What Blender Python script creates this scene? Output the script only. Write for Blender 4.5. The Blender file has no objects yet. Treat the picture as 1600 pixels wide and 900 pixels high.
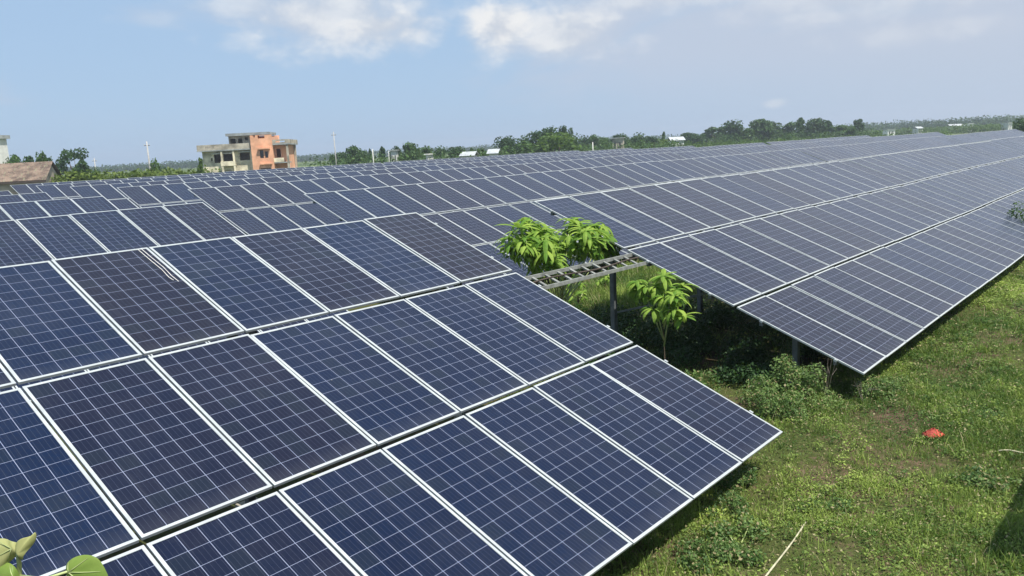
import bpy, math, random
import numpy as np
from mathutils import Vector, Matrix

# ------------------------------------------------------------------ camera, world, sun
SC = bpy.context.scene
COL = SC.collection
GZ = 0.50                                   # height of the lower panel edge above the ground
CAM = np.array([-8.197, -3.318, 3.183 + GZ])
FPX = 1266.56
YAW, PIT, ROL = -0.857, -0.1725, -0.0511
_cy, _sy = math.cos(YAW), math.sin(YAW)
FWD = np.array([-_sy*math.cos(PIT), _cy*math.cos(PIT), math.sin(PIT)])
_r = np.array([_cy, _sy, 0.0]); _u = np.cross(_r, FWD)
RGT = _r*math.cos(ROL) + _u*math.sin(ROL)
UPV = -_r*math.sin(ROL) + _u*math.cos(ROL)
cd = bpy.data.cameras.new('camera'); cam = bpy.data.objects.new('camera', cd); COL.objects.link(cam)
cam.matrix_world = Matrix(((RGT[0], UPV[0], -FWD[0], CAM[0]), (RGT[1], UPV[1], -FWD[1], CAM[1]),
                           (RGT[2], UPV[2], -FWD[2], CAM[2]), (0, 0, 0, 1)))
cd.sensor_width = 36; cd.lens = FPX/1600*36; cd.clip_start = 0.05; cd.clip_end = 12000
SC.camera = cam

SUN_EL, SUN_AZ = math.radians(62.3), math.radians(184)      # azimuth clockwise from +Y
SUN_DIR = Vector((math.sin(SUN_AZ)*math.cos(SUN_EL), math.cos(SUN_AZ)*math.cos(SUN_EL), math.sin(SUN_EL)))
sd = bpy.data.lights.new('sun', 'SUN'); sd.energy = 5.0; sd.angle = math.radians(0.53); sd.color = (1, .955, .88)
sun = bpy.data.objects.new('sun', sd); COL.objects.link(sun)
sun.rotation_euler = SUN_DIR.to_track_quat('Z', 'Y').to_euler()
sun.location = (0, 0, 60)
SC.view_settings.view_transform = 'Standard'; SC.view_settings.look = 'None'
SC.view_settings.gamma = 1; SC.view_settings.exposure = 0.42; SC.view_settings.use_curve_mapping = False
SC.render.engine = 'CYCLES'
SC.cycles.max_bounces = 6; SC.cycles.diffuse_bounces = 3; SC.cycles.glossy_bounces = 3
SC.cycles.transmission_bounces = 3; SC.cycles.transparent_max_bounces = 8; SC.cycles.volume_bounces = 0
SC.cycles.use_denoising = True
SC.cycles.pixel_filter_type = 'BLACKMAN_HARRIS'


class NT:
    """small node-tree writer"""
    def __init__(s, tree):
        s.t = tree; s.n = tree.nodes; s.l = tree.links
    def new(s, kind, **kw):
        n = s.n.new(kind)
        for k, v in kw.items(): setattr(n, k, v)
        return n
    def put(s, sock, v):
        if isinstance(v, bpy.types.NodeSocket): s.l.new(v, sock)
        elif v is not None:
            if isinstance(v, (tuple, list)) and len(v) == 3 and sock.type == 'RGBA': v = (*v, 1)
            sock.default_value = v
    def math(s, op, a, b=None, c=None, clamp=False):
        n = s.new('ShaderNodeMath', operation=op); n.use_clamp = clamp
        s.put(n.inputs[0], a); s.put(n.inputs[1], b)
        if c is not None: s.put(n.inputs[2], c)
        return n.outputs[0]
    def mix(s, f, a, b, mode='MIX'):
        n = s.new('ShaderNodeMix', data_type='RGBA', blend_type=mode)
        s.put(n.inputs[0], f); s.put(n.inputs[6], a); s.put(n.inputs[7], b)
        return n.outputs[2]
    def noise(s, vec, scale, detail=3, rough=.5, dist=0, dim='3D'):
        n = s.new('ShaderNodeTexNoise'); n.noise_dimensions = dim
        s.put(n.inputs['Scale'], scale); s.put(n.inputs['Detail'], detail); s.put(n.inputs['Roughness'], rough); s.put(n.inputs['Distortion'], dist)
        if vec is not None: s.put(n.inputs['Vector'], vec)
        return n.outputs[0]
    def ramp(s, f, a, b, lo=0., hi=1.):
        n = s.new('ShaderNodeMapRange'); n.interpolation_type = 'SMOOTHSTEP'
        for i, v in enumerate((f, a, b, lo, hi)): s.put(n.inputs[i], v)
        return n.outputs[0]
    def xyz(s, v):
        n = s.new('ShaderNodeSeparateXYZ'); s.put(n.inputs[0], v); return n.outputs
    def comb(s, x, y, z):
        n = s.new('ShaderNodeCombineXYZ'); s.put(n.inputs[0], x); s.put(n.inputs[1], y); s.put(n.inputs[2], z); return n.outputs[0]


def build_world():
    w = bpy.data.worlds.new('World'); SC.world = w; w.use_nodes = True
    T = NT(w.node_tree); T.n.clear()
    out = T.new('ShaderNodeOutputWorld'); bg = T.new('ShaderNodeBackground')
    sky = T.new('ShaderNodeTexSky', sky_type='NISHITA'); sky.sun_disc = False
    sky.sun_elevation = SUN_EL; sky.sun_rotation = SUN_AZ
    sky.air_density = 1.0; sky.dust_density = 1.2; sky.ozone_density = 1.6; sky.altitude = 0
    tc = T.new('ShaderNodeTexCoord'); d = tc.outputs['Generated']
    x, y, z = T.xyz(d)
    az = T.math('MULTIPLY', T.math('ARCTAN2', x, y), 57.2958)          # degrees clockwise from +Y
    el = T.math('MULTIPLY', T.math('ARCSINE', z), 57.2958)
    # even milky air over the plain, a little warmer and greyer to the east
    skyc = T.mix(SKY_MILK, sky.outputs[0], SKY_MILKC)
    east = T.ramp(az, 42, 88)
    skyc = T.mix(T.math('MULTIPLY', east, .7), skyc, (3.55, 4.0, 4.75))
    # clouds: sheets and heaps placed by compass bearing and elevation
    vec = T.comb(T.math('MULTIPLY', az, .05), T.math('MULTIPLY', el, .13), 0)
    n1 = T.noise(T.comb(T.math('MULTIPLY', az, .05), T.math('MULTIPLY', el, .085), 0), 6.0, 9, .56, .15)
    n2 = T.noise(vec, 1.3, 5, .55, .4)
    veil = T.ramp(T.math('ADD', n2, T.ramp(az, 46, 64, 0, .28)), .50, .74)
    veil = T.math('MULTIPLY', veil, T.ramp(el, .5, 6))
    skyc = T.mix(T.math('MULTIPLY', veil, .7), skyc, (3.7, 4.1, 4.9))
    tot = None
    for (ca, ce, ra, re, k) in CLOUDS:
        da = T.math('DIVIDE', T.math('SUBTRACT', az, ca), ra)
        de = T.math('DIVIDE', T.math('SUBTRACT', el, ce), re)
        r = T.math('SQRT', T.math('ADD', T.math('MULTIPLY', da, da), T.math('MULTIPLY', de, de)))
        m = T.math('ADD', T.math('SUBTRACT', 1.0, r), T.math('MULTIPLY', T.math('SUBTRACT', n1, .45), 1.9))
        m = T.math('MULTIPLY', T.ramp(m, -.1, .95), k)
        tot = m if tot is None else T.math('MAXIMUM', tot, m)
    lit = T.mix(T.ramp(n1, .38, .66), (4.2, 4.5, 5.0), (5.9, 5.95, 6.0))
    skyc = T.mix(tot, skyc, lit)
    T.put(bg.inputs[0], skyc); bg.inputs[1].default_value = 0.112
    T.l.new(bg.outputs[0], out.inputs[0])

SKY_MILK = .86
SKY_MILKC = (2.6, 3.75, 5.3)
CLOUDS = [(38.5, 9.3, 8.2, 3.2, .78), (41.3, 8.3, 4.8, 1.9, .9), (33, 9.8, 4.5, 1.4, .5), (49.3, 7.9, 3.2, 2.2, 1), (53.3, 7.3, 5.2, 2.1, .82), (27, 8.9, 2.5, .6, .22),
          (67.2, 1.9, .9, .35, .45), (60, 9.4, 8, 1.4, .5), (72, 8.0, 9, 1.8, .35), (76, 5.6, 7, .9, .28), (40, 15, 20, 4, .6), (70, 16, 25, 5, .6)]
build_world()


# ------------------------------------------------------------------ helpers
def at(px, py, depth):
    """world point at a pixel of the 1600x900 photograph and a depth in metres along the view"""
    d = FWD + RGT*(px-800)/FPX + UPV*(450-py)/FPX
    return CAM + d*depth

def at_y(px, py, Y):
    d = FWD + RGT*(px-800)/FPX + UPV*(450-py)/FPX
    return CAM + d*(Y-CAM[1])/d[1]

def tag(o, label=None, cat=None, group=None, kind=None):
    if label: o['label'] = label
    if cat: o['category'] = cat
    if group: o['group'] = group
    if kind: o['kind'] = kind
    return o

def empty(name, loc, label, cat, group=None, rz=0):
    o = bpy.data.objects.new(name, None); COL.objects.link(o); o.location = [float(v) for v in loc]; o.rotation_euler = (0, 0, rz)
    o.empty_display_size = .2
    return tag(o, label, cat, group)


class MB:
    """collects simple solids into one mesh"""
    def __init__(s): s.v = []; s.f = []; s.m = []; s.uv = {}
    def box(s, c, size, R=None, mat=0):
        sx, sy, sz = [q/2 for q in size]; b = len(s.v)
        for dx, dy, dz in ((-1,-1,-1),(1,-1,-1),(1,1,-1),(-1,1,-1),(-1,-1,1),(1,-1,1),(1,1,1),(-1,1,1)):
            p = Vector((dx*sx, dy*sy, dz*sz))
            if R is not None: p = R @ p
            s.v.append((p.x+c[0], p.y+c[1], p.z+c[2]))
        for q in ((3,2,1,0),(4,5,6,7),(0,1,5,4),(1,2,6,5),(2,3,7,6),(3,0,4,7)):
            s.f.append([b+i for i in q]); s.m.append(mat)
        return s
    def b2(s, x0, x1, y0, y1, z0, z1, mat=0):
        return s.box(((x0+x1)/2, (y0+y1)/2, (z0+z1)/2), (abs(x1-x0), abs(y1-y0), abs(z1-z0)), mat=mat)
    def bar(s, a, b, w, h=None, mat=0):
        a = Vector(a); b = Vector(b); d = b-a; h = h or w
        q = d.to_track_quat('Y', 'Z').to_matrix()
        return s.box((a+b)/2, (w, d.length, h), q, mat)
    def tube(s, pts, radii, n=7, mat=0, cap=True):
        base = len(s.v); pts = [Vector(p) for p in pts]
        for i, p in enumerate(pts):
            t = (pts[min(i+1, len(pts)-1)] - pts[max(i-1, 0)]).normalized()
            a = t.orthogonal().normalized() if abs(t.z) > .9 else t.cross(Vector((0, 0, 1))).normalized()
            c = t.cross(a)
            for k in range(n):
                an = 2*math.pi*k/n; o = (a*math.cos(an)+c*math.sin(an))*radii[i]
                s.v.append(tuple(p+o))
        for i in range(len(pts)-1):
            for k in range(n):
                s.f.append([base+i*n+k, base+i*n+(k+1) % n, base+(i+1)*n+(k+1) % n, base+(i+1)*n+k]); s.m.append(mat)
        if cap:
            s.f.append([base+k for k in range(n)][::-1]); s.m.append(mat)
            s.f.append([base+(len(pts)-1)*n+k for k in range(n)]); s.m.append(mat)
        return s
    def build(s, name, mats, parent=None, smooth=False, loc=None):
        me = bpy.data.meshes.new(name); me.from_pydata([tuple(map(float, v)) for v in s.v], [], s.f)
        for m in (mats if isinstance(mats, (list, tuple)) else [mats]): me.materials.append(m)
        if any(s.m): me.polygons.foreach_set('material_index', s.m)
        if smooth: me.polygons.foreach_set('use_smooth', [True]*len(s.f))
        me.update()
        o = bpy.data.objects.new(name, me); COL.objects.link(o)
        if parent is not None: o.parent = parent
        if loc is not None: o.location = loc
        return o

def np_mesh(name, V, F, mat, uv=None, tint=None, parent=None, matidx=None, smooth=False):
    """mesh from arrays of equal-sized faces"""
    me = bpy.data.meshes.new(name); nv, nf, k = len(V), len(F), F.shape[1]
    me.vertices.add(nv); me.vertices.foreach_set('co', np.asarray(V, np.float32).ravel())
    me.loops.add(nf*k); me.loops.foreach_set('vertex_index', np.asarray(F, np.int32).ravel())
    me.polygons.add(nf); me.polygons.foreach_set('loop_start', np.arange(0, nf*k, k, dtype=np.int32))
    try: me.polygons.foreach_set('loop_total', np.full(nf, k, np.int32))
    except Exception: pass
    for m in (mat if isinstance(mat, (list, tuple)) else [mat]): me.materials.append(m)
    if matidx is not None: me.polygons.foreach_set('material_index', np.asarray(matidx, np.int32))
    me.polygons.foreach_set('use_smooth', np.full(nf, bool(smooth)))
    if uv is not None:
        l = me.uv_layers.new(name='UVMap'); l.data.foreach_set('uv', np.asarray(uv, np.float32).ravel())
    if tint is not None:
        a = me.attributes.new('tint', 'FLOAT', 'FACE'); a.data.foreach_set('value', np.asarray(tint, np.float32))
    me.update(calc_edges=True)
    o = bpy.data.objects.new(name, me); COL.objects.link(o)
    if parent is not None: o.parent = parent
    return o

def copy_tree(o, parent=None):
    c = o.copy(); COL.objects.link(c); c.parent = parent
    for ch in list(o.children): copy_tree(ch, c)
    return c


# ------------------------------------------------------------------ materials
def mat(name):
    m = bpy.data.materials.new(name); m.use_nodes = True
    T = NT(m.node_tree); b = T.n['Principled BSDF']
    return m, T, b

def plain(name, col, rough=.6, metal=0., var=.15, scale=3., bump=0.):
    m, T, b = mat(name)
    tc = T.new('ShaderNodeTexCoord')
    n = T.noise(tc.outputs['Object'], scale, 5, .6)
    dark = tuple(c*(1-var*1.6) for c in col); light = tuple(min(1, c*(1+var)) for c in col)
    T.put(b.inputs['Base Color'], T.mix(T.ramp(n, .3, .7), dark, light))
    b.inputs['Roughness'].default_value = rough; b.inputs['Metallic'].default_value = metal
    if bump:
        bp = T.new('ShaderNodeBump'); bp.inputs['Strength'].default_value = bump; bp.inputs['Distance'].default_value = .02
        T.put(bp.inputs['Height'], T.noise(tc.outputs['Object'], scale*6, 4)); T.put(b.inputs['Normal'], bp.outputs[0])
    return m

def tint_value(T):
    a = T.new('ShaderNodeAttribute'); a.attribute_type = 'OBJECT'; a.attribute_name = 'tint'
    g = T.new('ShaderNodeAttribute'); g.attribute_type = 'GEOMETRY'; g.attribute_name = 'tint'
    return T.math('ADD', a.outputs['Fac'], g.outputs['Fac'])

def cell_material():
    m, T, b = mat('solar_cells')
    uvn = T.new('ShaderNodeUVMap'); uvn.uv_map = 'UVMap'
    u, v, _ = T.xyz(uvn.outputs[0])
    PU, PV = .1553, .1578
    cu = T.math('DIVIDE', T.math('SUBTRACT', u, (PW-6*PU)/2), PU); cv = T.math('DIVIDE', T.math('SUBTRACT', v, (PL-12*PV)/2), PV)
    fu = T.math('FRACT', cu); fv = T.math('FRACT', cv)
    du = T.math('SUBTRACT', .5, T.math('ABSOLUTE', T.math('SUBTRACT', fu, .5)))       # 0 at a cell edge
    dv = T.math('SUBTRACT', .5, T.math('ABSOLUTE', T.math('SUBTRACT', fv, .5)))
    lu = T.math('LESS_THAN', du, .0022/PU); lv = T.math('LESS_THAN', dv, .0017/PV)
    # no bright line against the frame
    iu = T.math('MULTIPLY', T.math('GREATER_THAN', cu, .5), T.math('LESS_THAN', cu, 5.5))
    iv = T.math('MULTIPLY', T.math('GREATER_THAN', cv, .5), T.math('LESS_THAN', cv, 11.5))
    line = T.math('MAXIMUM', T.math('MULTIPLY', lu, iu), T.math('MULTIPLY', lv, iv))
    # bus ribbons, four in a cell, running up the slope
    f4 = T.math('FRACT', T.math('MULTIPLY', cu, 4))
    bus = T.math('LESS_THAN', T.math('ABSOLUTE', T.math('SUBTRACT', f4, .5)), .0010/PU*4)
    tv = tint_value(T)
    wn = T.new('ShaderNodeTexWhiteNoise', noise_dimensions='3D')
    T.put(wn.inputs['Vector'], T.comb(T.math('FLOOR', cu), T.math('FLOOR', cv), T.math('MULTIPLY', tv, 97.3)))
    cellr = wn.outputs['Value']
    cr = T.new('ShaderNodeValToRGB'); cr.color_ramp.interpolation = 'LINEAR'
    els = cr.color_ramp.elements
    els[0].position = 0; els[0].color = (.007, .006, .013, 1)
    els[1].position = 1; els[1].color = (.001, .009, .036, 1)
    for p_, c_ in ((.25, (.006, .006, .018, 1)), (.45, (.004, .006, .021, 1)), (.7, (.002, .007, .027, 1))):
        e = els.new(p_); e.color = c_
    tt = T.math('ADD', tv, T.math('MULTIPLY', T.math('SUBTRACT', cellr, .5), .22), clamp=True)
    T.put(cr.inputs[0], tt)
    vo = T.new('ShaderNodeTexVoronoi'); vo.inputs['Scale'].default_value = 55
    T.put(vo.inputs['Vector'], T.comb(u, v, T.math('MULTIPLY', tv, 31)))
    cx, _, _ = T.xyz(vo.outputs['Color'])
    col = T.mix(T.math('MULTIPLY', cx, .45), cr.outputs[0], (.007, .011, .026))
    col = T.mix(T.math('MULTIPLY', T.math('GREATER_THAN', cellr, .88), .3), col, (.012, .018, .022))
    col = T.mix(T.math('MULTIPLY', bus, .15), col, (.22, .25, .33))
    col = T.mix(line, col, (.22, .25, .35))
    # dust film: a little everywhere, more along the low edge, some streaks and droppings
    tc = T.new('ShaderNodeTexCoord')
    geo = T.new('ShaderNodeNewGeometry')
    dn = T.noise(geo.outputs['Position'], 1.1, 6, .65)
    low = T.ramp(v, .22, .0, 0, .05)
    dust = T.math('ADD', T.math('MULTIPLY', T.ramp(dn, .35, .8), .03), low)
    streak = T.noise(T.comb(T.math('MULTIPLY', u, 22), T.math('MULTIPLY', v, 1.3), T.math('MULTIPLY', tv, 53)), 1, 4, .6)
    dust = T.math('ADD', dust, T.math('MULTIPLY', T.ramp(streak, .55, .85), .04))
    dust = T.math('ADD', dust, .004)
    col = T.mix(T.math('MULTIPLY', dust, .7), col, (.33, .34, .36))
    sp = T.new('ShaderNodeTexVoronoi'); sp.inputs['Scale'].default_value = 1.7
    T.put(sp.inputs['Vector'], T.comb(T.math('ADD', u, T.math('MULTIPLY', tv, 41)), v, T.math('MULTIPLY', tv, 17)))
    spot = T.math('LESS_THAN', sp.outputs['Distance'], .007)
    col = T.mix(T.math('MULTIPLY', spot, .6), col, (.6, .6, .55))
    T.put(b.inputs['Base Color'], col)
    b.inputs['IOR'].default_value = 1.22
    b.inputs['Sheen Weight'].default_value = .20; b.inputs['Sheen Roughness'].default_value = .45; b.inputs['Sheen Tint'].default_value = (.8, .82, .9, 1)
    T.put(b.inputs['Roughness'], T.ramp(dn, .2, .8, .16, .26))
    bp = T.new('ShaderNodeBump'); bp.inputs['Strength'].default_value = .04; bp.inputs['Distance'].default_value = .01
    T.put(bp.inputs['Height'], T.noise(T.comb(u, v, tv), 4, 3)); T.put(b.inputs['Normal'], bp.outputs[0])
    return m

PW, PL, PITCH = .994, 1.968, 1.012
M = {}
M['cells'] = cell_material()
M['frame'] = plain('anodised_frame', (.47, .50, .50), .5, .3, .08, 5)
M['backsheet'] = plain('white_backsheet', (.55, .56, .56), .6, 0, .05)
M['galv'] = plain('galvanised_steel', (.15, .165, .17), .6, .3, .18, 6)
M['tray'] = plain('weathered_tray_steel', (.25, .26, .24), .65, .2, .2, 9)

def foliage(name, a, b_, dry=None, rough=.55, trans=.35, scale=1.2, spec=.25):
    """leaf material: colour varies per object, per leaf and by patch"""
    m, T, b = mat(name)
    geo = T.new('ShaderNodeNewGeometry')
    r = geo.outputs['Random Per Island']
    n = T.noise(geo.outputs['Position'], scale, 3, .6)
    tv = tint_value(T)
    f = T.math('ADD', T.math('MULTIPLY', r, .5), T.math('ADD', T.math('MULTIPLY', T.math('SUBTRACT', n, .5), 1.1), T.math('SUBTRACT', T.math('ADD', tv, .25), .25)), clamp=True)
    col = T.mix(f, a, b_)
    if dry is not None:
        col = T.mix(T.math('GREATER_THAN', T.math('FRACT', T.math('MULTIPLY', r, 17.3)), .90), col, dry)
    T.put(b.inputs['Base Color'], col)
    b.inputs['Roughness'].default_value = rough
    b.inputs['Specular IOR Level'].default_value = spec
    tr = T.new('ShaderNodeBsdfTranslucent'); T.put(tr.inputs[0], T.mix(.5, col, (.25, .4, .04)))
    mx = T.new('ShaderNodeMixShader'); mx.inputs[0].default_value = trans
    T.l.new(b.outputs[0], mx.inputs[1]); T.l.new(tr.outputs[0], mx.inputs[2])
    T.l.new(mx.outputs[0], T.n['Material Output'].inputs[0])
    return m

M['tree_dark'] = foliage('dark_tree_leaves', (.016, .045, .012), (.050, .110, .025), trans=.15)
M['tree_mid'] = foliage('mid_green_leaves', (.028, .070, .016), (.095, .17, .034), trans=.2)
M['tree_light'] = foliage('light_green_leaves', (.045, .095, .018), (.12, .19, .03), trans=.3)
M['hedge'] = foliage('yellow_green_leaves', (.06, .10, .015), (.19, .24, .03), trans=.25)
M['sapling'] = foliage('bright_drooping_leaves', (.11, .23, .03), (.50, .64, .12), rough=.6, trans=.4, scale=5, spec=.15)
M['weed'] = foliage('grey_green_weed_leaves', (.045, .10, .025), (.24, .34, .10), (.30, .25, .13), trans=.25, scale=3)
M['grass'] = foliage('grass_blades', (.055, .115, .022), (.37, .47, .10), (.38, .33, .18), rough=.6, trans=.3, scale=.9)
M['bigleaf'] = foliage('broad_green_leaf', (.17, .27, .05), (.36, .45, .11), rough=.45, trans=.35, scale=25)
M['curlleaf'] = foliage('yellowing_leaf', (.36, .38, .14), (.60, .58, .28), rough=.5, trans=.3, scale=25)
M['stem'] = plain('pale_green_stem', (.38, .44, .18), .5, 0, .2, 20)
M['bark'] = plain('bark', (.12, .085, .055), .85, 0, .3, 8, .3)
M['bark_grey'] = plain('grey_bark', (.24, .20, .16), .85, 0, .3, 10, .3)
M['dryleaf'] = foliage('dry_brown_leaves', (.16, .10, .05), (.34, .25, .14), trans=.2)
M['concrete'] = plain('weathered_concrete', (.42, .38, .30), .85, 0, .3, .8, .2)
M['plaster'] = plain('stained_cream_plaster', (.70, .63, .45), .85, 0, .28, .9, .15)
M['salmon'] = plain('salmon_plaster', (.80, .42, .25), .8, 0, .16, .7, .1)
M['slab'] = plain('grey_roof_slab', (.30, .32, .31), .85, 0, .2, 1)
M['white'] = plain('white_paint', (.66, .66, .62), .7, 0, .1, 1)
M['pole'] = plain('concrete_pole', (.42, .41, .38), .8, 0, .12, 3)
M['polewhite'] = plain('whitewashed_pole', (.55, .55, .50), .8, 0, .08, 3)
M['tin'] = plain('pale_tin_roof', (.50, .52, .52), .5, .2, .12, 1)
M['darkwood'] = plain('dark_timber', (.06, .045, .035), .8)
M['glass'] = plain('dark_window_pane', (.03, .035, .04), .15)
M['red'] = plain('faded_red_cloth', (.50, .075, .05), .75, 0, .3, 9, .4)
M['stick'] = plain('bleached_stick', (.48, .45, .30), .75, 0, .2, 12, .2)
M['stripe'] = plain('pale_stripe', (.75, .74, .68), .6, 0, .08, 10)

def ground_material():
    m, T, b = mat('ground_soil_and_turf')
    geo = T.new('ShaderNodeNewGeometry'); P = geo.outputs['Position']
    x, y, z = T.xyz(P)
    n1 = T.noise(P, .55, 6, .6); n2 = T.noise(P, 7, 5, .65); n3 = T.noise(P, 45, 3, .6)
    soil = T.mix(T.ramp(n2, .3, .7), (.06, .040, .028), (.16, .105, .072))
    turf = T.mix(T.ramp(n3, .3, .7), (.035, .042, .014), (.085, .10, .03))
    soil = T.mix(T.ramp(n3, .5, .62), soil, (.045, .055, .018))
    near = T.mix(T.ramp(T.math('ADD', T.math('MULTIPLY', n1, .6), T.math('MULTIPLY', n2, .4)), .47, .60), turf, soil)
    # the plain beyond: fields in long strips
    far1 = T.noise(T.comb(T.math('MULTIPLY', x, .006), T.math('MULTIPLY', y, .02), 0), 1, 3, .5)
    fields = T.mix(T.ramp(far1, .4, .6), (.06, .09, .025), (.13, .17, .06))
    dist = T.math('SQRT', T.math('ADD', T.math('MULTIPLY', x, x), T.math('MULTIPLY', y, y)))
    col = T.mix(T.ramp(dist, 75, 140), near, fields)
    T.put(b.inputs['Base Color'], col); b.inputs['Roughness'].default_value = .95
    b.inputs['Specular IOR Level'].default_value = .1
    bp = T.new('ShaderNodeBump'); bp.inputs['Strength'].default_value = .6; bp.inputs['Distance'].default_value = .05
    T.put(bp.inputs['Height'], n2); T.put(b.inputs['Normal'], bp.outputs[0])
    return m
M['ground'] = ground_material()

def tin_material():
    m, T, b = mat('rusty_brown_tin')
    tc = T.new('ShaderNodeTexCoord'); x, y, z = T.xyz(tc.outputs['Object'])
    n = T.noise(tc.outputs['Object'], 1.1, 6, .7)
    n2 = T.noise(T.comb(T.math('MULTIPLY', x, 3.), T.math('MULTIPLY', y, .5), z), 1.5, 4, .6)
    c = T.mix(T.ramp(n, .35, .62), (.08, .055, .04), (.23, .165, .12))
    c = T.mix(T.ramp(n2, .55, .75), c, (.20, .20, .12))
    T.put(b.inputs['Base Color'], c); b.inputs['Roughness'].default_value = .8
    return m
M['rust'] = tin_material()


# ------------------------------------------------------------------ ground: one sheet out to the horizon, finer near the camera
def hnoise(x, y):
    return (np.sin(x*1.3+y*.7)*.3 + np.sin(x*.61-y*1.1+2)*.35 + np.sin(x*2.9+1)*np.sin(y*2.3)*.2 + np.sin(x*5.1+y*4.2)*.1 + np.sin(y*6.3-x*3.7+1)*.1)

def ground_h(x, y):
    r = np.hypot(x-3, y-2)
    return .035*hnoise(x, y)*np.clip(1-r/80, 0, 1)

def build_ground():
    def axis():
        a = list(np.arange(-14, 46, .35)); s = .5; v = a[-1]
        while v < 6000: s *= 1.22; v += s; a.append(v)
        s = .5; v = a[0]; lo = []
        while v > -6000: s *= 1.22; v -= s; lo.append(v)
        return np.array(lo[::-1]+a)
    ax = axis(); ay = axis(); X, Y = np.meshgrid(ax, ay)
    V = np.stack([X, Y, ground_h(X, Y)], -1).reshape(-1, 3)
    nx, ny = len(ax), len(ay); i = np.arange(nx*ny).reshape(ny, nx)
    F = np.stack([i[:-1, :-1], i[:-1, 1:], i[1:, 1:], i[1:, :-1]], -1).reshape(-1, 4)
    o = np_mesh('ground', V, F, M['ground'], smooth=True)
    tag(o, 'green grassy plain with bare brown patches under the solar rows', None, None, 'structure')
build_ground()


# ------------------------------------------------------------------ solar arrays
TILT = .3917; CT, ST = math.cos(TILT), math.sin(TILT)
G1, G2 = .055, .068
VR = [0, PL+G1, 2*PL+G1+G2]
RT = Matrix.Rotation(TILT, 3, 'X')
LIP = .025

def frame_boxes(mb, mi=0):
    d = .024
    mb.b2(-PW/2, -PW/2+LIP, 0, PL, -d, 0, mi); mb.b2(PW/2-LIP, PW/2, 0, PL, -d, 0, mi)
    mb.b2(-PW/2+LIP, PW/2-LIP, 0, LIP, -d, -.0004, mi); mb.b2(-PW/2+LIP, PW/2-LIP, PL-LIP, PL, -d, -.0004, mi)

def glass_box(mb, mi=0, mj=1):
    x0, x1, y0, y1 = -PW/2+LIP, PW/2-LIP, LIP, PL-LIP
    b = len(mb.v)
    mb.b2(x0, x1, y0, y1, -.012, -.004, mi)
    mb.m[-6] = mj                                       # underside: white back sheet

def panel_uv(me, off=0):
    l = me.uv_layers.new(name='UVMap')
    for p in me.polygons:
        for li in p.loop_indices:
            co = me.vertices[me.loops[li].vertex_index].co
            l.data[li].uv = (co.x+PW/2, co.y)

mb = MB(); frame_boxes(mb); proto_frame = mb.build('frame', M['frame'])
mb = MB(); glass_box(mb); proto_glass = mb.build('cells', [M['cells'], M['backsheet']]); panel_uv(proto_glass.data)
mb = MB(); frame_boxes(mb, 1); glass_box(mb, 0, 2); proto_panel = mb.build('solar_panel', [M['cells'], M['frame'], M['backsheet']]); panel_uv(proto_panel.data)
ME_FRAME, ME_GLASS, ME_PANEL = proto_frame.data, proto_glass.data, proto_panel.data
for o in (proto_frame, proto_glass, proto_panel): bpy.data.objects.remove(o)

def link(name, me, parent):
    o = bpy.data.objects.new(name, me); COL.objects.link(o); o.parent = parent; return o

def wave(x, row):
    return .014*math.sin(x*.29+row*1.9) + .005*math.sin(x*.93+row)

# arrays of panel numpy data, for the merged remainder of a very long array
def panel_np():
    me = ME_PANEL; n = len(me.vertices); co = np.empty(n*3, np.float32); me.vertices.foreach_get('co', co)
    f = np.array([list(p.vertices) for p in me.polygons]); mi = np.array([p.material_index for p in me.polygons])
    uv = np.empty(len(me.loops)*2, np.float32); me.uv_layers[0].data.foreach_get('uv', uv)
    return co.reshape(-1, 3), f, mi, uv.reshape(-1, 2)
P_CO, P_F, P_MI, P_UV = panel_np()

def purlin_segments(x0, x1):
    n = max(1, int(math.ceil((x1-x0)/4.05))); e = np.linspace(x0, x1, n+1)
    return list(zip(e[:-1], e[1:]))

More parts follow.
